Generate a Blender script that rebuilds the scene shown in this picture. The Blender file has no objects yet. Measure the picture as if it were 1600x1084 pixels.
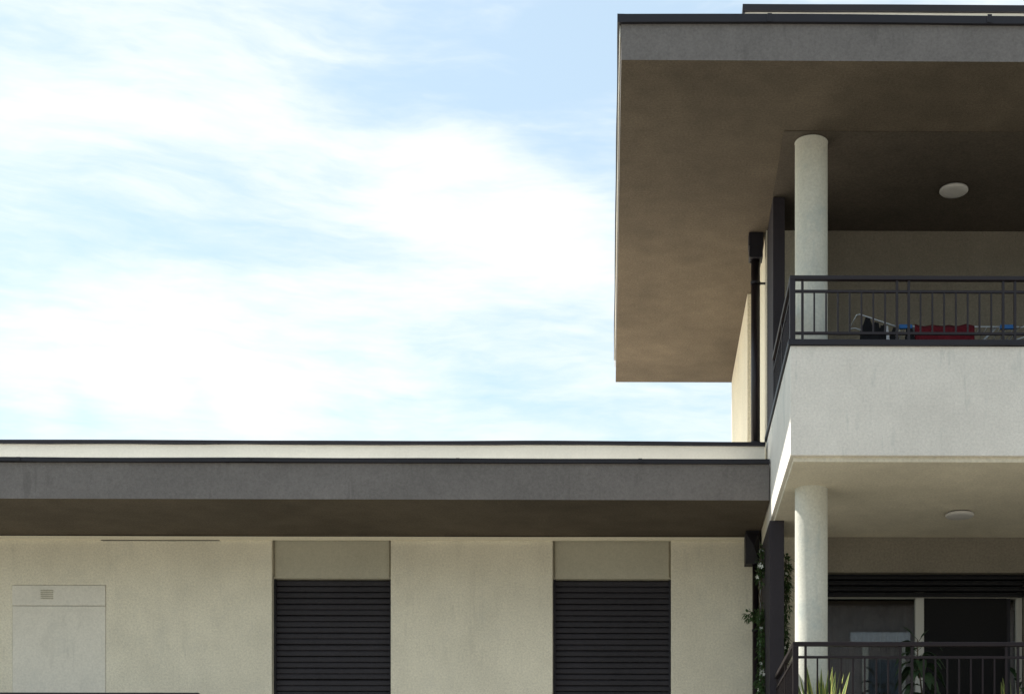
import bpy, bmesh, math, random
from mathutils import Vector, Matrix, noise

random.seed(11)
SC = bpy.context.scene
COL = SC.collection
R = math.radians

# ------------------------------------------------------------------ camera
cam_d = bpy.data.cameras.new('camera')
cam = bpy.data.objects.new('camera', cam_d)
COL.objects.link(cam)
cam.location = (0, 0, 1.6)
cam.rotation_euler = (R(90), 0, R(-0.5))          # level, turned half a degree to the right
cam_d.sensor_width = 36
cam_d.lens = 36 * 2280 / 1600
cam_d.shift_x = (800 - 1041.9) / 1600
cam_d.shift_y = (1400 - 542) / 1600
cam_d.clip_start = 0.1
cam_d.clip_end = 3000
SC.camera = cam

# ------------------------------------------------------------------ light
SUN_H = Vector((-0.945, 0.326, 0)).normalized()     # horizontal direction towards the sun
SUN_EL = R(61.3)
sun_dir = Vector((SUN_H.x * math.cos(SUN_EL), SUN_H.y * math.cos(SUN_EL), math.sin(SUN_EL)))
sd = bpy.data.lights.new('sun', 'SUN')
sd.energy = 5.0
sd.angle = R(0.55)
sd.color = (1.0, 0.955, 0.88)
sun = bpy.data.objects.new('sun', sd)
COL.objects.link(sun)
sun.location = (-20, 10, 40)
sun.rotation_euler = (-sun_dir).to_track_quat('-Z', 'Y').to_euler()

world = bpy.data.worlds.new('World')
SC.world = world
world.use_nodes = True
wt = world.node_tree
wt.nodes.clear()
WN, WL = wt.nodes, wt.links


def wnode(kind, **kw):
    n = WN.new(kind)
    for k, v in kw.items():
        setattr(n, k, v)
    return n


def wmath(op, a, b=None, c=None, clamp=False):
    n = WN.new('ShaderNodeMath')
    n.operation = op
    n.use_clamp = clamp
    for i, v in enumerate((a, b, c)):
        if v is None:
            continue
        if isinstance(v, (int, float)):
            n.inputs[i].default_value = v
        else:
            WL.new(v, n.inputs[i])
    return n.outputs[0]


def wvec(op, a, b=None):
    n = WN.new('ShaderNodeVectorMath')
    n.operation = op
    for i, v in enumerate((a, b)):
        if v is None:
            continue
        if isinstance(v, (tuple, list, Vector)):
            n.inputs[i].default_value = tuple(v)
        else:
            WL.new(v, n.inputs[i])
    return n


sky = wnode('ShaderNodeTexSky', sky_type='NISHITA')
sky.sun_disc = False
sky.sun_elevation = SUN_EL
sky.sun_rotation = math.atan2(SUN_H.x, SUN_H.y)
sky.air_density = 1.0
sky.dust_density = 0.7
sky.ozone_density = 1.4
tc = wnode('ShaderNodeTexCoord')
D = wvec('NORMALIZE', tc.outputs['Generated']).outputs[0]
# drifting veil: every cloud is placed by its direction in the sky
wn = wnode('ShaderNodeTexNoise')
wn.inputs['Scale'].default_value = 7.0
wn.inputs['Detail'].default_value = 4
WL.new(wvec('MULTIPLY', D, (1, 1, 2.6)).outputs[0], wn.inputs['Vector'])
warp = wvec('MULTIPLY', wvec('SUBTRACT', wn.outputs['Color'], (0.5, 0.5, 0.5)).outputs[0], (0.06, 0.06, 0.03)).outputs[0]
DW = wvec('ADD', D, warp).outputs[0]
n1 = wnode('ShaderNodeTexNoise')
n1.inputs['Scale'].default_value = 4.2
n1.inputs['Detail'].default_value = 6
n1.inputs['Roughness'].default_value = 0.52
WL.new(wvec('MULTIPLY', DW, (1, 1, 3.6)).outputs[0], n1.inputs['Vector'])
dens = wmath('MULTIPLY_ADD', n1.outputs['Fac'], 1.5, -0.56)
n3 = wnode('ShaderNodeTexNoise')
n3.inputs['Scale'].default_value = 16
n3.inputs['Detail'].default_value = 5
WL.new(wvec('MULTIPLY', DW, (1, 1, 4.5)).outputs[0], n3.inputs['Vector'])
dens = wmath('ADD', dens, wmath('MULTIPLY_ADD', n3.outputs['Fac'], 1.1, -0.50))
n4 = wnode('ShaderNodeTexNoise')
n4.inputs['Scale'].default_value = 34
n4.inputs['Detail'].default_value = 6
n4.inputs['Roughness'].default_value = 0.6
WL.new(wvec('MULTIPLY', DW, (1, 1, 5.5)).outputs[0], n4.inputs['Vector'])
dens = wmath('ADD', dens, wmath('MULTIPLY_ADD', n4.outputs['Fac'], 0.8, -0.38))
CLOUDS = [  # u, v (tangents from north), half width, half height, strength
    (-0.145, 0.507, .055, .017, .60), (-0.115, 0.514, .028, .014, .35), (-0.185, 0.469, .07, .017, .50), (-0.097, 0.452, .06, .022, .65),
    (-0.062, 0.482, .025, .010, .40), (-0.05, 0.43, .05, .014, .35), (-0.317, 0.533, .085, .018, .55), (-0.44, 0.51, .05, .032, .50),
    (-0.317, 0.355, .16, .045, .75), (-0.20, 0.412, .09, .015, .40), (-0.345, 0.415, .045, .018, .40), (-0.347, 0.475, .035, .006, .35),
    (-0.30, 0.585, .12, .018, .25), (-0.02, 0.535, .02, .02, .15), (0.04, 0.36, .07, .02, .25), (-0.14, 0.575, .05, .006, .20),
    (-0.067, 0.572, .10, .020, -.50), (-0.050, 0.506, .035, .018, -.40), (-0.295, 0.455, .12, .016, -.22), (-0.42, 0.438, .06, .018, -.22),
    (-0.150, 0.555, .08, .013, -.35), (-0.393, 0.338, .010, .015, -.40), (-0.314, 0.338, .011, .016, -.40), (-0.210, 0.335, .03, .022, -.40),
    (-0.12, 0.350, .05, .030, -.35), (-0.02, 0.60, .12, .035, -.45), (-0.09, 0.533, .05, .006, -.15)]
for (u, v, w, h, s) in CLOUDS:
    c = Vector((u, 1, v)).normalized()
    q = wvec('MULTIPLY', wvec('SUBTRACT', DW, c).outputs[0], (1 / w, 1 / (w * 1.5), 1 / h)).outputs[0]
    l2 = wvec('DOT_PRODUCT', q, q).outputs['Value']
    g = wmath('EXPONENT', wmath('MULTIPLY', l2, -1.0))
    dens = wmath('MULTIPLY_ADD', g, s, dens)
ramp = wnode('ShaderNodeMapRange', interpolation_type='SMOOTHSTEP')
WL.new(dens, ramp.inputs['Value'])
ramp.inputs['From Min'].default_value = -0.30
ramp.inputs['From Max'].default_value = 1.25
ramp.inputs['To Min'].default_value = 0.36
mix = wnode('ShaderNodeMix', data_type='RGBA')
WL.new(ramp.outputs[0], mix.inputs['Factor'])
WL.new(wvec('MULTIPLY', sky.outputs[0], (0.86, 1.01, 0.88)).outputs[0], mix.inputs['A'])
mix.inputs['B'].default_value = (4.55, 4.75, 4.85, 1)
bg = wnode('ShaderNodeBackground')
bg.inputs['Strength'].default_value = 0.088
WL.new(mix.outputs['Result'], bg.inputs['Color'])
wo = wnode('ShaderNodeOutputWorld')
WL.new(bg.outputs[0], wo.inputs['Surface'])

SC.view_settings.view_transform = 'Standard'
SC.view_settings.look = 'None'
SC.view_settings.gamma = 1
SC.view_settings.use_curve_mapping = False
SC.view_settings.exposure = 1.42
SC.render.engine = 'CYCLES'
SC.cycles.max_bounces = 8
SC.cycles.diffuse_bounces = 6
SC.cycles.transparent_max_bounces = 12

# ------------------------------------------------------------------ materials
MATS = {}


def mat(name, color, rough=0.85, fine=0.0, fine_scale=48, mottle=0.0, mottle_scale=1.3, streak=0.0, streak_col=None,
        bump=0.0, bump_scale=110, metallic=0.0, spec=0.3, dirt=0.0, dirt_col=(0.2, 0.2, 0.18), trans=0.0):
    if name in MATS:
        return MATS[name]
    m = bpy.data.materials.new(name)
    m.use_nodes = True
    t = m.node_tree
    N, L = t.nodes, t.links
    b = N['Principled BSDF']
    b.inputs['Roughness'].default_value = rough
    b.inputs['Metallic'].default_value = metallic
    b.inputs['Specular IOR Level'].default_value = spec
    g = N.new('ShaderNodeNewGeometry')
    pos = g.outputs['Position']
    col = N.new('ShaderNodeRGB')
    col.outputs[0].default_value = (*color, 1)
    cur = col.outputs[0]

    def nz(scale, detail=4, mul=(1, 1, 1), rough_=0.55):
        v = N.new('ShaderNodeVectorMath')
        v.operation = 'MULTIPLY'
        v.inputs[1].default_value = mul
        L.new(pos, v.inputs[0])
        n = N.new('ShaderNodeTexNoise')
        n.inputs['Scale'].default_value = scale
        n.inputs['Detail'].default_value = detail
        n.inputs['Roughness'].default_value = rough_
        L.new(v.outputs[0], n.inputs['Vector'])
        return n.outputs['Fac']

    def rng(src, a, b_, c, d, smooth=False):
        r = N.new('ShaderNodeMapRange')
        if smooth:
            r.interpolation_type = 'SMOOTHSTEP'
        for i, v in enumerate((a, b_, c, d)):
            r.inputs[i + 1].default_value = v
        L.new(src, r.inputs[0])
        return r.outputs[0]

    def scale_col(cur, fac):
        v = N.new('ShaderNodeVectorMath')
        v.operation = 'SCALE'
        L.new(cur, v.inputs[0])
        L.new(fac, v.inputs['Scale'])
        return v.outputs[0]

    def mixc(cur, fac, c2):
        x = N.new('ShaderNodeMix')
        x.data_type = 'RGBA'
        L.new(fac, x.inputs['Factor'])
        L.new(cur, x.inputs['A'])
        x.inputs['B'].default_value = (*c2, 1)
        return x.outputs['Result']

    if mottle:
        cur = scale_col(cur, rng(nz(mottle_scale, 6, (1, 1, 1)), 0.3, 0.7, 1 - mottle, 1 + mottle))
        cur = scale_col(cur, rng(nz(mottle_scale * 5, 5, (1, 1, 0.7)), 0.3, 0.7, 1 - mottle * 0.5, 1 + mottle * 0.5))
    if fine:
        cur = scale_col(cur, rng(nz(fine_scale, 2, (1, 1, 1), 0.7), 0.28, 0.72, 1 - fine, 1 + fine))
    if streak:
        f = rng(nz(13, 4, (1, 1, 0.16), 0.6), 0.54, 0.64, 0, 1, True)
        f2 = rng(nz(2.1, 3, (1, 1, 1)), 0.45, 0.62, 0, streak, True)
        mm = N.new('ShaderNodeMath')
        mm.operation = 'MULTIPLY'
        L.new(f, mm.inputs[0])
        L.new(f2, mm.inputs[1])
        cur = mixc(cur, mm.outputs[0], streak_col or tuple(c * 0.6 for c in color))
    if dirt:
        f = rng(nz(3.2, 7, (1, 1, 0.8), 0.65), 0.52, 0.72, 0, dirt, True)
        cur = mixc(cur, f, dirt_col)
    L.new(cur, b.inputs['Base Color'])
    if bump:
        bp = N.new('ShaderNodeBump')
        bp.inputs['Strength'].default_value = bump
        bp.inputs['Distance'].default_value = 0.01
        L.new(nz(bump_scale, 3), bp.inputs['Height'])
        L.new(bp.outputs[0], b.inputs['Normal'])
    MATS[name] = m
    return m


STUCCO = mat('white_stucco', (0.70, 0.665, 0.61), 0.92, fine=0.10, mottle=0.06, streak=0.42, streak_col=(0.44, 0.46, 0.43), bump=0.35, dirt=0.10, dirt_col=(0.48, 0.50, 0.46))
WALL = mat('cream_stucco', (0.74, 0.69, 0.56), 0.93, fine=0.13, mottle=0.08, bump=0.5, streak=0.18, streak_col=(0.47, 0.44, 0.36), dirt=0.22, dirt_col=(0.50, 0.49, 0.43), mottle_scale=0.9)
PANEL = mat('panel_paint', (0.73, 0.695, 0.61), 0.75, fine=0.08, mottle=0.05, bump=0.15, streak=0.22, dirt=0.2, dirt_col=(0.47, 0.48, 0.44))
SLAB = mat('slab_paint', (0.63, 0.575, 0.46), 0.92, fine=0.12, mottle=0.09, bump=0.4, dirt=0.15, dirt_col=(0.48, 0.44, 0.34))
CREAM = mat('cream_paint', (0.66, 0.64, 0.58), 0.8, fine=0.04, mottle=0.04, bump=0.2)
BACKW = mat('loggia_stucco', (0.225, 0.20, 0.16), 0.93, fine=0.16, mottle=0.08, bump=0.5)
COLUMN = mat('column_stucco', (0.58, 0.57, 0.50), 0.85, fine=0.10, mottle=0.05, streak=0.25, streak_col=(0.36, 0.40, 0.38), bump=0.3, dirt=0.5, dirt_col=(0.38, 0.44, 0.43))
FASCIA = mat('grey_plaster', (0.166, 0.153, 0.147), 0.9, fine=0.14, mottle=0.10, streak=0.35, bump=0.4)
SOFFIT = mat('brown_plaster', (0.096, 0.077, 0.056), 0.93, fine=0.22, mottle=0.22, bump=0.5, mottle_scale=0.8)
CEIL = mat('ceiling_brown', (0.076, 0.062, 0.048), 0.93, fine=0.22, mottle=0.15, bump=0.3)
FLASH = mat('dark_flashing', (0.017, 0.016, 0.021), 0.5, mottle=0.15, spec=0.3, bump=0.1, bump_scale=20)
METAL = mat('railing_paint', (0.013, 0.008, 0.010), 0.4, mottle=0.12, spec=0.35)
FIN = mat('fin_paint', (0.026, 0.022, 0.028), 0.7, fine=0.08, mottle=0.1, bump=0.2)
SLAT = mat('slat_paint', (0.024, 0.0215, 0.027), 0.65, fine=0.16, mottle=0.12, spec=0.35, fine_scale=40)
LINTEL = mat('lintel_stucco', (0.45, 0.42, 0.33), 0.93, fine=0.08, mottle=0.05, bump=0.4)
GROOVE = mat('groove_grey', (0.26, 0.245, 0.21), 0.8)
WHITE = mat('lamp_white', (0.58, 0.56, 0.54), 0.5)
FRAME = mat('frame_grey', (0.52, 0.51, 0.47), 0.6, mottle=0.05)
ROOM = mat('room_plaster', (0.35, 0.33, 0.31), 0.9)
CURTAIN = mat('screen_mesh', (0.010, 0.0095, 0.010), 0.9, fine=0.2, fine_scale=60)
GRAVEL = mat('roof_gravel', (0.50, 0.455, 0.385), 0.95, fine=0.2, fine_scale=25, mottle=0.1)
PAVE = mat('paving', (0.15, 0.145, 0.125), 0.9, fine=0.12, fine_scale=14, mottle=0.12, mottle_scale=0.3)
LEAF = mat('leaf_green', (0.05, 0.095, 0.03), 0.5, mottle=0.35, mottle_scale=9)
LEAFD = mat('leaf_dark', (0.022, 0.045, 0.018), 0.45, mottle=0.3, mottle_scale=9)
BLADE = mat('blade_green', (0.085, 0.135, 0.04), 0.5, mottle=0.35, mottle_scale=14)
EDGE = mat('blade_edge', (0.42, 0.40, 0.10), 0.5, mottle=0.2, mottle_scale=14)
FLOWER = mat('petal_white', (0.72, 0.74, 0.68), 0.6)
STEM = mat('stem_brown', (0.10, 0.075, 0.05), 0.85)
WIRE = mat('steel_wire', (0.36, 0.37, 0.35), 0.4, metallic=0.3)
POT = mat('terracotta', (0.30, 0.13, 0.075), 0.85, mottle=0.15, mottle_scale=4)
SOIL = mat('soil', (0.04, 0.03, 0.022), 1)
CHROME = mat('rack_steel', (0.55, 0.58, 0.62), 0.3, metallic=0.5)
BLUE = mat('blue_plastic', (0.01, 0.10, 0.30), 0.4)
BLACKM = mat('shutter_shade_black', (0.010, 0.010, 0.012), 0.6, mottle=0.1, spec=0.2)  # deep shade at the door head put into the slat colour
DRAPE = mat('drape_grey', (0.20, 0.19, 0.215), 0.95, mottle=0.2, mottle_scale=3)
RED = mat('red_towel', (0.10, 0.006, 0.012), 0.95, fine=0.15, mottle=0.2, mottle_scale=6)
BLACK = mat('black_cloth', (0.008, 0.008, 0.010), 0.95)
GREY = mat('grey_cloth', (0.085, 0.085, 0.09), 0.95, mottle=0.3, mottle_scale=12)
PALE = mat('pale_cloth', (0.45, 0.46, 0.48), 0.95, mottle=0.2, mottle_scale=12)
OPPO = mat('neighbour_plaster', (0.24, 0.205, 0.205), 0.9, mottle=0.12, mottle_scale=1.0, fine=0.1, fine_scale=8)
OPPW = mat('neighbour_white', (0.62, 0.65, 0.72), 0.8)
OPPG = mat('neighbour_pane', (0.02, 0.035, 0.06), 0.1, spec=0.5)

gm = bpy.data.materials.new('window_glass')
gm.use_nodes = True
t = gm.node_tree
t.nodes.clear()
o_ = t.nodes.new('ShaderNodeOutputMaterial')
ms = t.nodes.new('ShaderNodeMixShader')
tr = t.nodes.new('ShaderNodeBsdfTransparent')
tr.inputs['Color'].default_value = (0.80, 0.84, 0.82, 1)
gl = t.nodes.new('ShaderNodeBsdfGlossy')
gl.inputs['Roughness'].default_value = 0.01
gl.inputs['Color'].default_value = (0.95, 0.97, 1, 1)
fr = t.nodes.new('ShaderNodeFresnel')
fr.inputs['IOR'].default_value = 1.9
t.links.new(fr.outputs[0], ms.inputs[0])
t.links.new(tr.outputs[0], ms.inputs[1])
t.links.new(gl.outputs[0], ms.inputs[2])
t.links.new(ms.outputs[0], o_.inputs['Surface'])
GLASS = gm


# ------------------------------------------------------------------ helpers
def tag(o, label=None, cat=None, group=None, kind=None):
    if label: o['label'] = label
    if cat: o['category'] = cat
    if group: o['group'] = group
    if kind: o['kind'] = kind
    return o


def root(name, loc, label, cat, group=None):
    o = bpy.data.objects.new(name, None)
    o.empty_display_size = 0.2
    COL.objects.link(o)
    o.location = loc
    return tag(o, label, cat, group)


def world_loc(o):
    v = Vector((0, 0, 0))
    while o:
        v += o.location
        o = o.parent
    return v


def link(name, bm, m, parent=None, origin=None, smooth=False, kind=None, mats=None):
    """bm is in world coordinates; origin (world) becomes the object's own origin"""
    pw = world_loc(parent) if parent else Vector((0, 0, 0))
    og = Vector(origin) if origin is not None else pw
    bmesh.ops.translate(bm, verts=bm.verts, vec=-og)
    bmesh.ops.recalc_face_normals(bm, faces=bm.faces)
    me = bpy.data.meshes.new(name)
    bm.to_mesh(me)
    bm.free()
    for mm in (mats or [m]):
        me.materials.append(mm)
    if smooth:
        for p in me.polygons:
            p.use_smooth = True
    o = bpy.data.objects.new(name, me)
    COL.objects.link(o)
    o.parent = parent
    o.location = og - pw
    if kind: o['kind'] = kind
    return o


def dup(o, parent=None, loc=None):
    c = o.copy()
    COL.objects.link(c)
    c.parent = parent
    if loc is not None:
        c.location = loc
    return c


def copy_tree(o, parent=None):
    kids = list(o.children)
    c = dup(o, parent)
    for k in kids:
        copy_tree(k, c)
    return c


def add_box(bm, x0, x1, y0, y1, z0, z1, bevel=0.0, mi=0):
    vs = [bm.verts.new((x, y, z)) for x in (x0, x1) for y in (y0, y1) for z in (z0, z1)]
    fs = [(0, 1, 3, 2), (4, 6, 7, 5), (0, 4, 5, 1), (2, 3, 7, 6), (0, 2, 6, 4), (1, 5, 7, 3)]
    faces = [bm.faces.new([vs[i] for i in f]) for f in fs]
    for f in faces: f.material_index = mi
    if bevel:
        es = list({e for f in faces for e in f.edges})
        bmesh.ops.bevel(bm, geom=es, offset=bevel, segments=2, affect='EDGES', profile=0.6)


def box(name, m, parent, x0, x1, y0, y1, z0, z1, bevel=0.0, **kw):
    bm = bmesh.new()
    add_box(bm, x0, x1, y0, y1, z0, z1, bevel)
    return link(name, bm, m, parent, **kw)


def add_prism(bm, pts, z0, z1):
    lo = [bm.verts.new((x, y, z0)) for x, y in pts]
    hi = [bm.verts.new((x, y, z1)) for x, y in pts]
    bm.faces.new(lo[::-1])
    bm.faces.new(hi)
    n = len(pts)
    for i in range(n):
        bm.faces.new((lo[i], lo[(i + 1) % n], hi[(i + 1) % n], hi[i]))


def prism(name, m, parent, pts, z0, z1, bevel=0.0, **kw):
    bm = bmesh.new()
    add_prism(bm, pts, z0, z1)
    if bevel:
        bmesh.ops.bevel(bm, geom=list(bm.edges), offset=bevel, segments=2, affect='EDGES', profile=0.6)
    return link(name, bm, m, parent, **kw)


def add_wavy_strip(bm, a, b, depth, z0, z1, amp=0.004, step=0.22, seed=0):
    """sheet metal strip from a to b (xy); its outer face waves a little as bent sheet does"""
    a, b = Vector(a), Vector(b)
    d = b - a
    n = max(2, int(d.length / step))
    nrm = Vector((d.y, -d.x)).normalized()      # outward side
    rings = []
    for i in range(n + 1):
        p = a + d * i / n
        w = noise.noise(Vector((p.x * 0.9 + seed, p.y * 0.9, 3.1))) * amp
        wz = noise.noise(Vector((p.x * 0.55 + seed, p.y * 0.55, 9.1))) * amp * 1.4
        wb = noise.noise(Vector((p.x * 1.6 + seed, p.y * 1.6, 5.1))) * amp * 0.8
        q = p + nrm * w
        r = p - nrm * depth
        rings.append([bm.verts.new(v) for v in ((q.x, q.y, z0 + wz + wb), (q.x, q.y, z1 + wz), (r.x, r.y, z1 + wz), (r.x, r.y, z0 + wz + wb))])
    for i in range(n):
        for k in range(4):
            bm.faces.new((rings[i][k], rings[i][(k + 1) % 4], rings[i + 1][(k + 1) % 4], rings[i + 1][k]))
    bm.faces.new(rings[0])
    bm.faces.new(rings[-1][::-1])


def add_tube(bm, pts, r, seg=8, mi=0, r2=None, cap=True):
    pts = [Vector(p) for p in pts]
    rings = []
    for i, p in enumerate(pts):
        if i == 0: d = pts[1] - p
        elif i == len(pts) - 1: d = p - pts[-2]
        else: d = (pts[i + 1] - p).normalized() + (p - pts[i - 1]).normalized()
        d.normalize()
        up = Vector((0, 0, 1)) if abs(d.z) < 0.9 else Vector((0, 1, 0))
        a = d.cross(up).normalized()
        b = d.cross(a)
        rr = r if r2 is None else r + (r2 - r) * i / (len(pts) - 1)
        rings.append([bm.verts.new(p + (a * math.cos(2 * math.pi * k / seg) + b * math.sin(2 * math.pi * k / seg)) * rr) for k in range(seg)])
    for i in range(len(rings) - 1):
        for k in range(seg):
            f = bm.faces.new((rings[i][k], rings[i][(k + 1) % seg], rings[i + 1][(k + 1) % seg], rings[i + 1][k]))
            f.material_index = mi
    if cap:
        bm.faces.new(rings[0][::-1]).material_index = mi
        bm.faces.new(rings[-1]).material_index = mi


def tube(name, m, parent, pts, r, seg=10, **kw):
    bm = bmesh.new()
    add_tube(bm, pts, r, seg, r2=kw.pop('r2', None))
    return link(name, bm, m, parent, smooth=kw.pop('smooth', True), **kw)


def lathe(name, m, parent, c, prof, seg=32, **kw):
    bm = bmesh.new()
    rings = []
    for r, z in prof:
        if r < 1e-5:
            rings.append([bm.verts.new((c[0], c[1], c[2] + z))])
        else:
            rings.append([bm.verts.new((c[0] + r * math.cos(2 * math.pi * k / seg), c[1] + r * math.sin(2 * math.pi * k / seg), c[2] + z)) for k in range(seg)])
    for a, b in zip(rings, rings[1:]):
        for k in range(seg):
            if len(a) == 1 and len(b) == 1: continue
            if len(a) == 1: bm.faces.new((a[0], b[k], b[(k + 1) % seg]))
            elif len(b) == 1: bm.faces.new((a[k], a[(k + 1) % seg], b[0]))
            else: bm.faces.new((a[k], a[(k + 1) % seg], b[(k + 1) % seg], b[k]))
    return link(name, bm, m, parent, smooth=kw.pop('smooth', True), **kw)


# ------------------------------------------------------------------ ground
bm = bmesh.new()
g = [bm.verts.new(v) for v in ((-900, -900, 0), (900, -900, 0), (900, 900, 0), (-900, 900, 0))]
bm.faces.new(g)
tag(link('ground', bm, PAVE), kind='structure')

# ------------------------------------------------------------------ the apartment building
B = root('apartment_building', (1.0, 15.5, 0), 'cream apartment building with grey flat roofs, dark roller shutters and stacked round-columned balconies', 'building')

# --- low wing on the left
WX0, WX1 = -10.0, 1.05
box('wing_core', ROOM, B, WX0, WX1, 15.72, 22.2, 0, 5.405)
piers = [(WX0, -4.052), (-2.793, -1.077), (0.180, 1.054)]
for a, b in piers:
    if a == WX0:      # this one holds the flush service panel in its own opening
        bm = bmesh.new()
        add_box(bm, WX0, -6.790, 15.50, 15.72, 0, 5.404)
        add_box(bm, -5.803, -4.052, 15.50, 15.72, 0, 5.404)
        add_box(bm, -6.790, -5.803, 15.50, 15.72, 4.894, 5.404)
        bmesh.ops.remove_doubles(bm, verts=bm.verts, dist=1e-4)
        link('wall', bm, WALL, B)
    else:
        box('wall', WALL, B, a, b, 15.50, 15.72, 0, 5.404, bevel=0.006)
bm = bmesh.new()
add_wavy_strip(bm, (WX0, 15.455), (1.052, 15.455), 0.041, 5.372, 5.404, amp=0.003)
mo = link('moulding', bm, mat('moulding_cream', (0.82, 0.76, 0.60), 0.85, fine=0.05), B)
mo['label'] = 'thin cream moulding under the wing soffit'
tube('cable', FLASH, B, [(-5.85, 15.488, 5.366), (-5.2, 15.487, 5.365), (-4.6, 15.488, 5.367)], 0.004, 6)

# flush service panel, in two leaves, with its vent
sp = box('service_panel', PANEL, B, -6.787, -5.806, 15.494, 15.60, 2.65, 4.672, bevel=0.003)
sp['label'] = 'pale flush service panel at the left end of the wing'
box('panel_head', PANEL, sp, -6.787, -5.806, 15.490, 15.60, 4.677, 4.890, bevel=0.003)
vg = None
for i in range(5):
    z = 4.835 - i * 0.021
    s = box('vent_slat', LINTEL, sp, -6.486, -6.356, 15.484, 15.4895, z - 0.005, z + 0.005)
box('panel_gap', LINTEL, B, -6.789, -5.804, 15.56, 15.70, 2.65, 4.893)


def shutter(x0, x1, label):
    # lintel panel with its side grooves, then slats down to the floor
    lp = box('lintel_panel', LINTEL, B, x0 + 0.022, x1 - 0.022, 15.548, 15.70, 4.982, 5.403, bevel=0.004)
    for a, b in ((x0, x0 + 0.022), (x1 - 0.022, x1)):
        bm = bmesh.new()
        add_box(bm, a, b, 15.575, 15.70, 5.0, 5.403)
        add_box(bm, a + 0.001, b - 0.001, 15.552, 15.70, 4.982, 5.0)
        link('groove', bm, LINTEL, lp)
    sh = box('roller_shutter', GROOVE, B, x0, x1, 15.69, 15.715, 2.65, 4.98)
    sh['label'] = label
    for a, b in ((x0 + 0.001, x0 + 0.024), (x1 - 0.024, x1 - 0.001)):
        box('guide_rail', FLASH, sh, a, b, 15.585, 15.66, 2.66, 4.978)
    pitch = 0.0622
    n = 37
    # one slat: a curved aluminium profile with a shadow lip below it
    bm = bmesh.new()
    prof = [(0.030, 0.000), (0.004, 0.001), (0.000, 0.008), (0.000, 0.040), (0.005, 0.053), (0.030, 0.055)]
    L_ = [bm.verts.new((x0 + 0.02, 15.605 + y, 4.915 + z)) for y, z in prof]
    R_ = [bm.verts.new((x1 - 0.02, 15.605 + y, 4.915 + z)) for y, z in prof]
    k = len(prof)
    for i in range(k):
        bm.faces.new((L_[i], L_[(i + 1) % k], R_[(i + 1) % k], R_[i]))
    bm.faces.new(L_)
    bm.faces.new(R_[::-1])
    s0 = link('slat', bm, SLAT, sh)
    for i in range(1, n):
        s = dup(s0, sh)
        s.location = (random.uniform(-0.0015, 0.0015), random.uniform(-0.002, 0.002), -i * pitch + random.uniform(-0.0005, 0.0005))
        s.rotation_euler = (0, random.uniform(-0.0008, 0.0008), 0)
    bm = bmesh.new()
    add_box(bm, x0 + 0.02, x1 - 0.02, 15.64, 15.66, 2.66, 4.975)
    link('backing', bm, BLACK, sh)
    return sh


shutter(-4.052, -2.793, 'closed charcoal roller shutter, the left of the two on the wing')
shutter(-1.077, 0.180, 'closed charcoal roller shutter, the right of the two on the wing')

# eaves of the wing: soffit and fascia are one plastered slab
bm = bmesh.new()
add_box(bm, WX0 - 0.5, 1.112, 14.05, 22.6, 5.415, 5.762)
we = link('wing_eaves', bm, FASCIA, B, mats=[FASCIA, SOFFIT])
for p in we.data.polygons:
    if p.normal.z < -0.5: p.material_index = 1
bm = bmesh.new()
add_wavy_strip(bm, (WX0 - 0.52, 14.020), (1.114, 14.020), 0.075, 5.7635, 5.803, amp=0.007)
link('flashing', bm, FLASH, B)
BOUNCE = mat('bounce_pale', (0.62, 0.60, 0.55), 0.9, fine=0.1, mottle=0.08)  # pale ledges out of view, added to bounce sunlight onto parapet and attic
box('bounce_ledge', BOUNCE, B, WX0, 1.10, 14.096, 14.419, 5.7635, 5.785)
box('bounce_ledge', BOUNCE, B, 0.0, 7.0, 11.90, 12.58, 8.5435, 8.575)
box('wing_parapet', CREAM, B, WX0, 1.095, 14.42, 14.58, 5.78, 6.055)
bm = bmesh.new()
add_wavy_strip(bm, (WX0, 14.395), (1.098, 14.395), 0.21, 6.052, 6.088, amp=0.008, seed=4)
link('parapet_cap', bm, FLASH, B)
box('roof_surface', GRAVEL, B, WX0, 1.0, 14.60, 22.4, 5.762, 5.80)
box('rear_parapet', CREAM, B, WX0, 1.0, 22.4, 22.58, 5.762, 6.05)

# lapped joints of the sheet metal
for x in (-8.4, -6.1, -3.9, -1.9, -0.15):
    box('flashing_seam', FLASH, B, x, x + 0.035, 14.008, 14.012, 5.764, 5.803)
for x in (0.9, 2.65, 4.6):
    box('flashing_seam', FLASH, B, x, x + 0.035, 11.570, 11.575, 8.539, 8.604)

# --- tall part on the right
TX1 = 7.0
bm = bmesh.new()
add_prism(bm, [(1.122, 14.56), (1.42, 14.56), (1.42, 18.55), (1.002, 18.55), (1.031, 16.1), (1.122, 16.1)], 0, 8.246)
link('side_wall', bm, WALL, B)
box('rear_wall', WALL, B, 1.002, TX1, 18.551, 18.85, 0, 8.246)
box('right_wall', WALL, B, 6.7, TX1, 14.86, 18.55, 0, 8.246)
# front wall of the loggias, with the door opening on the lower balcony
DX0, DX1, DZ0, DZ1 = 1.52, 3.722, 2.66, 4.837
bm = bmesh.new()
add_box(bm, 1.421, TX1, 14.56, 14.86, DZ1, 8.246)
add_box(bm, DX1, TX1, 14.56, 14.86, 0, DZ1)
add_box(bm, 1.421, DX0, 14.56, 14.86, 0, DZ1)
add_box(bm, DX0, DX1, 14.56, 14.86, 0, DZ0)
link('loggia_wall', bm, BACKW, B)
box('room_floor', ROOM, B, 1.43, 6.69, 14.87, 18.54, 2.35, 2.65)
box('room_ceiling', ROOM, B, 1.43, 6.69, 14.87, 18.54, 5.25, 5.55)

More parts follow.
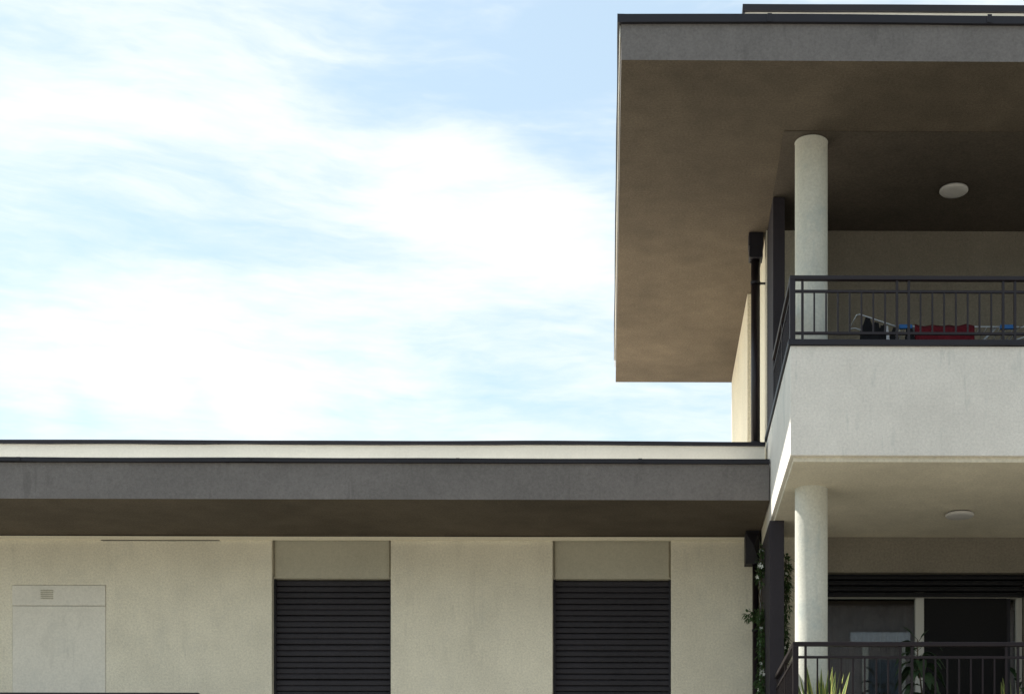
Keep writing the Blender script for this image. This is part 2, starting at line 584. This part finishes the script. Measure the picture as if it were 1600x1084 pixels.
# door group on the lower balcony
dr = bmesh.new()
add_box(dr, DX0, DX1, 14.70, 14.76, 4.61, 4.66)
add_box(dr, DX0, DX1, 14.70, 14.76, DZ0, 2.74)
add_box(dr, DX0, DX0 + 0.07, 14.70, 14.76, DZ0, 4.61)
door = link('balcony_door', dr, FRAME, B)
door['label'] = 'wide glazed balcony door with half raised dark shutter'
box('stile', FRAME, door, 2.634, 2.722, 14.690, 14.765, 2.74, 4.67, bevel=0.005)
box('stile', FRAME, door, 3.655, 3.715, 14.690, 14.765, 2.74, 4.67, bevel=0.005)
box('stile', FLASH, door, 3.565, 3.60, 14.72, 14.765, 2.74, 4.67)
box('pane', GLASS, door, DX0 + 0.07, 2.634, 14.735, 14.743, 2.74, 4.61)
box('pane', GLASS, door, 2.722, 3.655, 14.750, 14.758, 2.74, 4.61)
box('insect_screen', CURTAIN, door, 2.725, 3.56, 14.700, 14.704, 2.74, 4.61)
cb = bmesh.new()
pts = []
for i in range(61):
    x = DX0 + 0.05 + i * (1.12 / 60)
    pts.append((x, 14.98 + 0.025 * math.sin(i * 0.9) + 0.012 * math.sin(i * 2.3)))
prev = None
for x, y in pts:
    a, b = cb.verts.new((x, y, 2.70)), cb.verts.new((x, y, 4.58))
    if prev: cb.faces.new((prev[0], a, b, prev[1]))
    prev = (a, b)
link('curtain', cb, DRAPE, door, smooth=True)
bm = bmesh.new()
prof = [(0.020, 0.000), (0.002, 0.006), (0.000, 0.024), (0.006, 0.046), (0.020, 0.050)]
L_ = [bm.verts.new((DX0 + 0.01, 14.615 + y, 4.780 + z)) for y, z in prof]
R_ = [bm.verts.new((DX1 - 0.01, 14.615 + y, 4.780 + z)) for y, z in prof]
for i in range(5):
    bm.faces.new((L_[i], L_[(i + 1) % 5], R_[(i + 1) % 5], R_[i]))
bm.faces.new(L_); bm.faces.new(R_[::-1])
ds0 = link('shutter_slat', bm, BLACKM, door)
for i in range(1, 4):
    s = dup(ds0, door); s.location = (0, 0.003 * i, -0.058 * i)

# lower and upper balcony: slab, parapets, caps
BX1 = 6.98
for dz, nm in ((0, 'upper'), (-3.0, 'lower')):
    fl = box('balcony_slab', SLAB, B, 1.150, BX1, 12.032, 14.555, 5.185 + dz, 5.60 + dz, bevel=0.004)
    fl['label'] = nm + ' balcony slab with pale soffit'
    box('floor_tiles', PAVE, B, 1.275, BX1, 12.153, 14.555, 5.602 + dz, 5.65 + dz)
    bm = bmesh.new()      # front and side parapet in one L
    add_prism(bm, [(1.122, 12.0), (BX1, 12.0), (BX1, 12.15), (1.272, 12.15), (1.272, 14.56), (1.122, 14.56)], 5.229 + dz, 6.130 + dz)
    bmesh.ops.bevel(bm, geom=[e for e in bm.edges], offset=0.006, segments=2, affect='EDGES', profile=0.6)
    pp = link('balcony_parapet', bm, STUCCO, B)
    pp['label'] = nm + ' balcony parapet of weathered pale stucco'
    bm = bmesh.new()
    add_wavy_strip(bm, (1.104, 11.978), (BX1, 11.978), 0.195, 6.131 + dz, 6.176 + dz, amp=0.003, seed=7)
    add_wavy_strip(bm, (1.104, 14.56), (1.104, 12.174), 0.19, 6.131 + dz, 6.176 + dz, amp=0.003, seed=8)
    link('parapet_cap', bm, FLASH, B)
# dark fins beside the columns
box('fin', FIN, B, 1.130, 1.242, 13.85, 14.555, 5.655, 8.236, bevel=0.004)
box('fin', FIN, B, 1.102, 1.240, 13.90, 15.48, 2.655, 5.182, bevel=0.004)  # rear stretch added, its dark colour standing in for deep shade and foliage
# round columns
CX, CY, CR = 1.386, 12.855, 0.1437
for z0, z1 in ((5.652, 8.236), (2.652, 5.186), (0, 2.186)):
    c = lathe('column', COLUMN, B, (CX, CY, 0), [(CR, z0), (CR, (z0 + z1) / 2), (CR, z1 - 0.01), (CR + 0.003, z1)], 48)
    dup(c, B, c.location + Vector((5.2, 0, 0)))

# main roof
roof_pts = [(-0.262, 11.61), (TX1 + 0.5, 11.61), (TX1 + 0.5, 18.88), (-0.497, 18.88)]
bm = bmesh.new()
add_prism(bm, roof_pts, 8.249, 8.542)
for f in bm.faces:
    f.material_index = 0
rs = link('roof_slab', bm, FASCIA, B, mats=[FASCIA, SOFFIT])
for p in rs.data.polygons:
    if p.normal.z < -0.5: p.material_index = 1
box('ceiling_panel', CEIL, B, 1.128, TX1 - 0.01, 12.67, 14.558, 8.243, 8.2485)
bm = bmesh.new()
add_wavy_strip(bm, (-0.290, 11.582), (TX1 + 0.52, 11.582), 0.30, 8.541, 8.602, amp=0.006, seed=2)
add_wavy_strip(bm, (-0.524, 18.90), (-0.290, 11.585), 0.30, 8.541, 8.600, amp=0.006, seed=3)
rf = link('roof_flashing', bm, FLASH, B)
bm = bmesh.new()
add_wavy_strip(bm, (-0.512, 18.86), (-0.277, 11.63), 0.010, 8.44, 8.541, amp=0.004, seed=12)
link('edge_strip', bm, CREAM, B)  # added cream strip drawing the pale sliver along the left roof edge
box('attic', CREAM, B, 0.785, TX1, 12.62, 18.2, 8.56, 9.25)
bm = bmesh.new()
add_wavy_strip(bm, (0.765, 12.59), (TX1, 12.59), 0.2, 9.246, 9.30, amp=0.004, seed=5)
link('attic_cap', bm, FLASH, B)
box('attic_corner', FLASH, B, 0.768, 0.784, 12.60, 12.70, 8.60, 9.245)


# ------------------------------------------------------------------ balcony railings
def make_railing():
    z = 6.176
    y = 12.045
    xs = 1.142
    r = root('balcony_railing', (xs, y, z), 'dark metal railing on the upper balcony parapet', 'railing', 'metal balcony railings')
    XE = BX1 - 0.05
    box('top_rail', METAL, r, xs - 0.022, XE, y - 0.022, y + 0.022, 6.6852, 6.720, bevel=0.004)
    box('top_rail', METAL, r, xs - 0.022, xs + 0.022, y + 0.0225, 13.85, 6.685, 6.722, bevel=0.004)
    for zz in (6.595, 6.250):
        box('rail', METAL, r, xs + 0.0, XE, y - 0.010, y + 0.010, zz - 0.010, zz + 0.010)
        box('rail', METAL, r, xs - 0.010, xs + 0.010, y + 0.0105, 13.85, zz - 0.010, zz + 0.010)
    box('corner_post', METAL, r, xs - 0.022, xs + 0.024, y - 0.022, y + 0.022, z, 6.6845, bevel=0.003)
    p0 = box('post', METAL, r, -0.010, 0.010, -0.0098, 0.0098, z, 6.6845, origin=(0, 0, 0))
    b0 = box('baluster', METAL, r, -0.0068, 0.0068, -0.0068, 0.0068, 6.2602, 6.5848, origin=(0, 0, 0))
    base = Vector((xs, y, z))
    first = {}

    def put(src, x, yy):
        key = src.name
        if key not in first:
            first[key] = 1
            o = src
        else:
            o = dup(src, r)
        o.location = Vector((x, yy, 0)) - base
    x = 1.2255
    k = 0
    while x < XE:
        put(p0 if k % 9 in (0, 8) else b0, x, y)
        x += 0.0977
        k += 1
    yy = y + 0.11
    k = 0
    while yy < 13.83:
        put(p0 if k % 9 in (8,) else b0, xs, yy)
        yy += 0.0977
        k += 1
    return r


rl = make_railing()
rl2 = copy_tree(rl)
rl2.location += Vector((0.026, 0, -3.018))
rl2['label'] = 'dark metal railing on the lower balcony behind the spiky plants'

# railing at the foot of the wing, its top just in the picture
wr = root('wing_railing', (-9.9, 15.0, 2.65), 'dark flat rail before the service panel at the bottom left', 'railing')
box('top_rail', METAL, wr, -9.9, -4.664, 14.98, 15.04, 3.653, 3.688, bevel=0.004)
box('rail', METAL, wr, -9.9, -4.664, 15.0, 15.02, 2.76, 2.78)
pst = box('post', METAL, wr, -0.02, 0.02, -0.02, 0.02, 0, 1.002, origin=(0, 0, 0))
bal = box('baluster', METAL, wr, -0.007, 0.007, -0.007, 0.007, 0.1305, 1.002, origin=(0, 0, 0))
k = 0
x = -4.70
while x > -9.9:
    src = pst if k % 9 == 0 else bal
    o = src if k < 2 else dup(src, wr)
    o.location = (x + 9.9, 0.01, 0)
    x -= 0.11
    k += 1
box('wing_balcony_slab', STUCCO, B, WX0, -4.6, 14.6, 15.499, 2.40, 2.65)

# ------------------------------------------------------------------ downpipes
dp = root('downpipe', (1.02, 14.68, 5.8), 'dark downpipe with box hopper rising from the wing roof to the main soffit', 'downpipe', 'dark downpipes')
bm = bmesh.new()
add_box(bm, 0.950, 1.095, 14.60, 14.76, 8.11, 8.246, bevel=0.004)
add_box(bm, 0.955, 1.090, 14.606, 14.755, 8.00, 8.109, bevel=0.004)
link('hopper', bm, FLASH, dp)
tube('pipe', METAL, dp, [(1.022, 14.69, 5.81), (1.022, 14.69, 8.0)], 0.0455, 20)
for z in (7.77, 6.16):
    bm = bmesh.new()
    add_tube(bm, [(1.022, 14.69, z - 0.012), (1.022, 14.69, z + 0.012)], 0.051, 20)
    add_box(bm, 1.065, 1.121, 14.68, 14.70, z - 0.008, z + 0.008)
    link('bracket', bm, FLASH, dp)
tube('elbow', METAL, dp, [(0.965, 14.69, 7.985), (1.0, 14.69, 7.97), (1.022, 14.69, 7.95)], 0.012, 8)

dp2 = root('downpipe', (1.078, 15.36, 0), 'dark downpipe with faceted hopper between the wing wall and the climbing jasmine', 'downpipe', 'dark downpipes')
bm = bmesh.new()
add_box(bm, 0.955, 1.098, 15.19, 15.45, 5.09, 5.41, bevel=0.004)
# faceted nose of the hopper
v = [bm.verts.new(p) for p in ((0.952, 15.188, 5.39), (1.098, 15.188, 5.39), (1.098, 15.188, 5.065), (0.952, 15.188, 5.065), (1.035, 15.11, 5.235))]
for a, b in ((0, 1), (1, 2), (2, 3), (3, 0)):
    bm.faces.new((v[a], v[b], v[4]))
link('hopper', bm, FLASH, dp2)
tube('pipe', METAL, dp2, [(1.072, 15.36, 0), (1.072, 15.36, 5.09)], 0.0365, 18)
tube('conduit', WIRE, B, [(1.082, 14.86, 2.66), (1.082, 14.86, 4.85)], 0.008, 8)
for z in (4.4, 3.0):
    bm = bmesh.new()
    add_tube(bm, [(1.072, 15.36, z - 0.012), (1.072, 15.36, z + 0.012)], 0.042, 18)
    add_box(bm, 1.062, 1.082, 15.40, 15.498, z - 0.008, z + 0.008)
    link('bracket', bm, FLASH, dp2)


# ------------------------------------------------------------------ ceiling lamps
def lamp(x, y, z, label):
    r = root('ceiling_lamp', (x, y, z), label, 'lamp', 'round white ceiling lamps')
    lathe('base', GREY, r, (x, y, z), [(0, -0.001), (0.118, -0.001), (0.120, -0.009), (0, -0.009)], 40)
    lathe('diffuser', WHITE, r, (x, y, z), [(0.122, -0.008), (0.132, -0.012), (0.133, -0.026), (0.124, -0.035), (0.08, -0.040), (0, -0.041)], 40)


lamp(2.810, 13.66, 8.235, 'unlit round white lamp on the dark upper balcony ceiling')
lamp(2.857, 13.62, 5.184, 'unlit round white lamp on the pale lower balcony ceiling')


# ------------------------------------------------------------------ drying rack and laundry
rk = root('drying_rack', (2.75, 13.35, 5.65), 'steel folding drying rack with blue joints on the upper balcony', 'drying rack')
Y0, Y1 = 13.18, 13.56
ZT = 6.752
tube('frame', CHROME, rk, [(2.24, Y0, ZT), (3.30, Y0, ZT), (3.30, Y1, ZT), (2.24, Y1, ZT), (2.24, Y0, ZT)], 0.007, 8)
w0 = tube('wire', CHROME, rk, [(2.27, Y0, ZT), (2.27, Y1, ZT)], 0.003, 6)
for i in range(1, 17):
    dup(w0, rk, w0.location + Vector((i * 0.062, 0, 0)))
tube('wing', CHROME, rk, [(2.22, 13.2, 6.75), (1.865, 13.2, 6.868), (1.835, 13.2, 6.862), (1.81, 13.52, 6.862), (1.865, 13.52, 6.868), (2.22, 13.52, 6.75)], 0.0065, 8)
tube('wing', CHROME, rk, [(3.32, 13.2, 6.75), (3.66, 13.2, 6.868), (3.69, 13.2, 6.87), (3.69, 13.52, 6.87), (3.66, 13.52, 6.868), (3.32, 13.52, 6.75)], 0.0065, 8)
for xa, xb in ((1.95, 3.1), (3.58, 2.4)):
    for yy in (Y0 + 0.03, Y1 - 0.03):
        tube('leg', CHROME, rk, [(xa, yy, 5.66), (xb, yy, ZT)], 0.009, 8)
for x0, x1 in ((2.215, 2.335), (3.13, 3.26)):
    for yy in (Y0, Y1):
        bm = bmesh.new()
        add_box(bm, x0, x1, yy - 0.014, yy + 0.014, ZT - 0.022, ZT + 0.016, bevel=0.006)
        link('joint', bm, BLUE, rk)


def cloth(name, m, x0, x1, ytop, ztop, drop, label, cat, fold=0.012, taper=0.0, back=0.0, group=None, n=16, topfn=None):
    bm = bmesh.new()
    rows = 9
    grid = []
    sd_ = random.random() * 50
    for j in range(rows * 2 + 1):
        s = (j - rows) / rows          # -1 back hem .. 0 over the wire .. 1 front hem
        row = []
        for i in range(n + 1):
            u = i / n
            d = drop if s > 0 else drop * 0.8
            zz = ztop - abs(s) ** 1.0 * d
            yy = ytop - math.copysign(min(abs(s) * 4, 1) * 0.012, s) - s * 0.01
            yy += fold * noise.noise(Vector((u * 5 + sd_, s * 1.2, 1))) * min(1, abs(s) * 2)
            xx = x0 + (x1 - x0) * u
            if taper:
                mid = (x0 + x1) / 2
                xx = mid + (xx - mid) * (1 - taper * (1 - min(1, abs(s) * 2.2)))
            zz += 0.01 * noise.noise(Vector((u * 3 + sd_, s * 2, 4))) + (topfn(u) if topfn else 0)
            row.append(bm.verts.new((xx, yy, zz)))
        grid.append(row)
    for j in range(len(grid) - 1):
        for i in range(n):
            bm.faces.new((grid[j][i], grid[j][i + 1], grid[j + 1][i + 1], grid[j + 1][i]))
    o = link(name, bm, m, None, origin=((x0 + x1) / 2, ytop, ztop - drop), smooth=True)
    md = o.modifiers.new('thick', 'SOLIDIFY')
    md.thickness = 0.004
    return tag(o, label, cat, group)


cloth('towel', RED, 2.355, 2.895, 13.16, 6.765, 0.36, 'dark red towel hanging over the front of the drying rack', 'towel', fold=0.05, n=36, topfn=lambda u: -0.012 * abs(math.sin(u * 11)))
cloth('garment', GREY, 2.325, 2.50, 13.44, 6.845, 0.10, 'small dark grey garment behind the left end of the red towel', 'garment')
cloth('garment', GREY, 2.62, 2.81, 13.44, 6.840, 0.10, 'long grey garment behind the middle of the red towel', 'garment')
cloth('sock', BLACK, 1.868, 2.00, 13.205, 6.845, 0.34, 'leftmost black sock, peaked highest on the raised rack wing', 'sock', taper=0.75, group='black socks on the rack wing')
cloth('sock', BLACK, 1.965, 2.055, 13.205, 6.800, 0.30, 'second black sock from the left on the rack wing', 'sock', taper=0.5, group='black socks on the rack wing')
cloth('sock', BLACK, 2.035, 2.105, 13.21, 6.775, 0.26, 'black sock beside the pale edged one on the rack wing', 'sock', taper=0.5, group='black socks on the rack wing')
cloth('sock', PALE, 2.10, 2.125, 13.20, 6.765, 0.2, 'narrow pale sock between black socks on the rack wing', 'sock', taper=0.5)
cloth('sock', BLACK, 2.14, 2.215, 13.21, 6.755, 0.22, 'small black sock nearest the blue joint of the rack', 'sock', taper=0.7, group='black socks on the rack wing')
cloth('garment', BLACK, 2.27, 2.35, 13.17, 6.735, 0.2, 'black garment under the left blue rack joint', 'garment', taper=0.4)
cloth('garment', GREY, 2.93, 3.16, 13.50, 6.715, 0.25, 'ribbed grey garment right of the red towel', 'garment', fold=0.03)


# ------------------------------------------------------------------ plants
def add_leaf(bm, p, d, up, ln, w, droop=0.3, seg=3, mi=0):
    d = d.normalized()
    side = d.cross(up)
    if side.length < 1e-3: side = Vector((1, 0, 0))
    side.normalize()
    nrm = side.cross(d).normalized()
    prev = None
    for i in range(seg + 1):
        s = i / seg
        c = p + d * ln * s - Vector((0, 0, 1)) * droop * ln * s * s
        ww = w * math.sin(math.pi * min(0.98, 0.12 + 0.88 * s)) * 0.5
        a = bm.verts.new(c + side * ww + nrm * ww * 0.35)
        m_ = bm.verts.new(c)
        b = bm.verts.new(c - side * ww + nrm * ww * 0.35)
        if prev:
            bm.faces.new((prev[0], prev[1], m_, a)).material_index = mi
            bm.faces.new((prev[1], prev[2], b, m_)).material_index = mi
        prev = (a, m_, b)


def rnd_dir():
    while True:
        v = Vector((random.uniform(-1, 1), random.uniform(-1, 1), random.uniform(-1, 1)))
        if 0.1 < v.length < 1: return v.normalized()


def vine(base, path_fn, z0, z1, nleaf, nflow, label, extra=None):
    r = root('climbing_jasmine', base, label, 'climbing plant', 'climbing jasmine beside the dark fin')
    bm = bmesh.new()
    for k in range(4):
        pts = []
        n = 26
        for i in range(n + 1):
            z = z0 + (z1 - z0) * i / n
            c = path_fn(z)
            pts.append(c + Vector((0.018 * math.sin(i * 0.9 + k * 1.7), 0.02 * math.cos(i * 0.8 + k * 2.1), 0)))
        add_tube(bm, pts, 0.006, 5, r2=0.0025)
    link('stem', bm, STEM, r, smooth=True)
    bm = bmesh.new()
    spots = []
    for i in range(nleaf):
        z = random.uniform(z0, z1)
        dens = 0.5 + noise.noise(Vector((base[0] * 7, 3.3, z * 4.5)))
        if random.random() > dens * 1.5: continue
        c = path_fn(z)
        o = rnd_dir() * random.uniform(0.01, 0.05 + 0.03 * dens)
        o.x *= 0.75
        spots.append(c + o)
        d = (o.normalized() + rnd_dir() * 0.8 + Vector((0, -0.3, 0)))
        add_leaf(bm, c + o, d, Vector((0, 0, 1)), random.uniform(0.03, 0.055), random.uniform(0.014, 0.022), 0.35)
    if extra:
        for (c, rad, n) in extra:
            for i in range(n):
                o = rnd_dir() * rad * random.random() ** 0.5
                o.z *= 0.7
                spots.append(Vector(c) + o)
                add_leaf(bm, Vector(c) + o, o + rnd_dir() * 0.06, Vector((0, 0, 1)), random.uniform(0.035, 0.06), random.uniform(0.015, 0.024), 0.35)
    link('foliage', bm, LEAF, r, smooth=False, kind='stuff')
    # star shaped white flowers
    bm = bmesh.new()
    for k in range(5):
        a = 2 * math.pi * k / 5
        add_leaf(bm, Vector((0, 0, 0)), Vector((math.cos(a), -0.35, math.sin(a))), Vector((0, -1, 0)), 0.026, 0.017, 0.1, 2)
    f0 = link('flower', bm, FLOWER, r, origin=(0, 0, 0))
    for i in range(nflow):
        f = f0 if i == 0 else dup(f0, r)
        p = random.choice(spots) + Vector((random.uniform(-.01, .01), -0.035, random.uniform(-.01, .01)))
        f.location = p - Vector(base)
        f.rotation_euler = (random.uniform(-0.9, 0.9), random.uniform(0, 6), random.uniform(-0.9, 0.9))
    return r


vine((1.09, 15.05, 2.66), lambda z: Vector((1.072 + 0.012 * math.sin(z * 5), 14.52 + 0.04 * math.sin(z * 3.1), z)), 2.67, 5.05, 2600, 30,
     'white flowered jasmine climbing beside the downpipe, left of the dark fin',
     extra=[((1.02, 15.16, 4.52), 0.085, 90), ((1.085, 15.1, 4.50), 0.06, 70), ((1.09, 15.05, 3.8), 0.06, 40)])
vine((1.30, 14.35, 2.66), lambda z: Vector((1.285 + 0.016 * math.sin(z * 4 + 1), 14.25 + 0.04 * math.sin(z * 3.1), z)), 2.67, 4.90, 1900, 16,
     'white flowered jasmine climbing between the dark fin and the round column')


def pot(r, x, y, z, rad, h):
    lathe('pot', POT, r, (x, y, z), [(0, 0), (rad * 0.72, 0), (rad * 0.95, h * 0.86), (rad * 1.05, h * 0.86), (rad * 1.05, h), (rad * 0.93, h), (rad * 0.93, h - 0.03), (0, h - 0.03)], 28)
    lathe('soil', SOIL, r, (x, y, z), [(0, h - 0.028), (rad * 0.92, h - 0.028)], 20)


def add_blade(bm, p, ang, lean, ln, w):
    """sword leaf with a pale margin on both edges"""
    d = Vector((math.cos(ang) * lean, math.sin(ang) * lean, 1)).normalized()
    side = Vector((-math.sin(ang + 0.6), math.cos(ang + 0.6), 0))
    prev = None
    seg = 7
    for i in range(seg + 1):
        s = i / seg
        c = p + d * ln * s + Vector((math.cos(ang), math.sin(ang), 0)) * lean * 0.22 * ln * s * s
        ww = w * 0.5 * (0.55 + 0.9 * s - 1.45 * s ** 3) if i < seg else 0.0008
        th_ = side.rotated(0.5 * s) if hasattr(side, 'rotated') else side
        vs = [bm.verts.new(c + th_ * ww * k + Vector((math.cos(ang), math.sin(ang), 0)) * (0.15 * ww * (abs(k)))) for k in (-1, -0.72, 0, 0.72, 1)]
        if prev:
            for k in range(4):
                f = bm.faces.new((prev[k], prev[k + 1], vs[k + 1], vs[k]))
                f.material_index = 1 if k in (0, 3) else 0
        prev = vs


def sword_plant(x, y, z, label, blades):
    r = root('sword_leaf_plant', (x, y, z), label, 'potted plant', 'potted sword leaf plants')
    pot(r, x, y, z, 0.15, 0.28)
    for (dx, dy, ang, lean, ln, w) in blades:
        bm = bmesh.new()
        add_blade(bm, Vector((x + dx, y + dy, z + 0.25)), ang, lean, ln, w)
        o = link('leaf', bm, BLADE, r, smooth=True, mats=[BLADE, EDGE])


random.seed(5)
bl = []
for i in range(26):
    a = i * 2.399
    rr = 0.02 + 0.055 * (i / 26)
    bl.append((math.cos(a) * rr * 1.2, math.sin(a) * rr, a, 0.05 + 0.16 * (i / 26) + random.uniform(0, 0.05), random.uniform(0.45, 0.62) if i % 3 else random.uniform(0.60, 0.68), random.uniform(0.046, 0.066)))
sword_plant(1.43, 12.42, 2.652, 'spiky green potted plant with yellow leaf edges before the round column', bl)
bl2 = [(dx, dy, a + 1.1, l * 1.1, ln * 0.86, w) for (dx, dy, a, l, ln, w) in bl[:12]]
sword_plant(3.07, 12.42, 2.652, 'spiky yellow-edged potted plant at the far right behind the lower railing', bl2)


def big_leaf_plant(x, y, z, h, label, leaves, seed):
    random.seed(seed)
    r = root('broad_leaf_plant', (x, y, z), label, 'potted plant')
    pot(r, x, y, z, 0.17, 0.30)
    trunk = []
    for i in range(9):
        s = i / 8
        trunk.append((x + 0.03 * math.sin(s * 5), y + 0.02 * math.cos(s * 4), z + 0.27 + (h - 0.30) * s))
    tube('stem', STEM, r, trunk, 0.012, 8, r2=0.005)
    for (zz, ang, ln, w, dr, up) in leaves:
        bm = bmesh.new()
        s = (zz - 0.27) / (h - 0.30)
        p = Vector((x + 0.03 * math.sin(s * 5), y + 0.02 * math.cos(s * 4), z + zz))
        d = Vector((math.cos(ang), math.sin(ang) * 0.8, up))
        q = p + d.normalized() * 0.06
        add_tube(bm, [p, q], 0.003, 5)
        add_leaf(bm, q, d, Vector((0, 0, 1)), ln, w, dr, 6)
        o = link('leaf', bm, LEAFD, r, smooth=False)
        md = o.modifiers.new('thick', 'SOLIDIFY')
        md.thickness = 0.0015
    return r


lv = [(1.33, 2.7, 0.14, 0.07, 0.1, 1.0), (1.30, 0.3, 0.12, 0.05, 0.1, 1.2), (1.26, 3.3, 0.18, 0.085, 0.6, 0.5), (1.25, 6.2, 0.20, 0.085, 0.7, 0.5),
      (1.18, 3.6, 0.20, 0.09, 1.0, 0.3), (1.17, 5.7, 0.22, 0.09, 1.0, 0.3), (1.10, 4.7, 0.22, 0.10, 1.1, 0.2), (1.08, 0.2, 0.20, 0.09, 1.1, 0.3),
      (1.02, 3.0, 0.18, 0.09, 1.2, 0.2), (0.98, 5.2, 0.2, 0.09, 1.2, 0.1), (0.9, 3.9, 0.2, 0.09, 1.3, 0.1), (0.86, 5.9, 0.2, 0.09, 1.2, 0.1),
      (0.78, 4.4, 0.2, 0.09, 1.3, 0.0), (0.7, 3.1, 0.18, 0.08, 1.3, 0.1), (0.66, 5.6, 0.18, 0.08, 1.3, 0.1), (0.55, 4.8, 0.2, 0.09, 1.2, 0.1)]
lv = lv + [(a * 0.97, b + 1.9, c, d * 1.35, e, f) for (a, b, c, d, e, f) in lv[2:]] + [(a * 0.93, b + 4.1, c * 0.9, d * 1.2, e, f) for (a, b, c, d, e, f) in lv[4:]]
big_leaf_plant(2.47, 13.52, 2.652, 1.36, 'tall dark broad-leaved plant before the middle stile of the balcony door', lv, 3)
lv2 = [(a * 0.80, b + 1.3, c * 0.7, d * 0.8, e, f) for (a, b, c, d, e, f) in lv[:11]]
big_leaf_plant(3.56, 14.2, 2.652, 1.12, 'small dark leafy plant against the right end of the balcony door', lv2, 4)

# ------------------------------------------------------------------ the house across the yard, behind the camera: the door glass mirrors it
H = root('neighbour_house', (6, -10.5, 0), 'grey plastered house across the yard, mirrored in the balcony door glass', 'house')
box('wall', OPPO, H, -10, 18, -16, -10, 0, 9.5)
box('eaves', SOFFIT, H, -10.6, 18.6, -16.6, -9.2, 9.51, 10.1)
for x in (-6.5, -1.5, 2.2, 6.25, 10.5, 14.5):
    w = box('window', OPPG, H, x - 0.45, x + 0.45, -10.04, -9.99, 6.3, 8.0)
    box('frame', FRAME, w, x - 0.62, x - 0.455, -10.03, -9.93, 6.2, 8.35)
    box('frame', FRAME, w, x + 0.455, x + 0.55, -10.03, -9.93, 6.2, 8.35)
    if x == 6.25:
        box('shutter_box', OPPW, w, x - 0.95, x + 0.65, -10.0, -9.80, 8.42, 8.72)
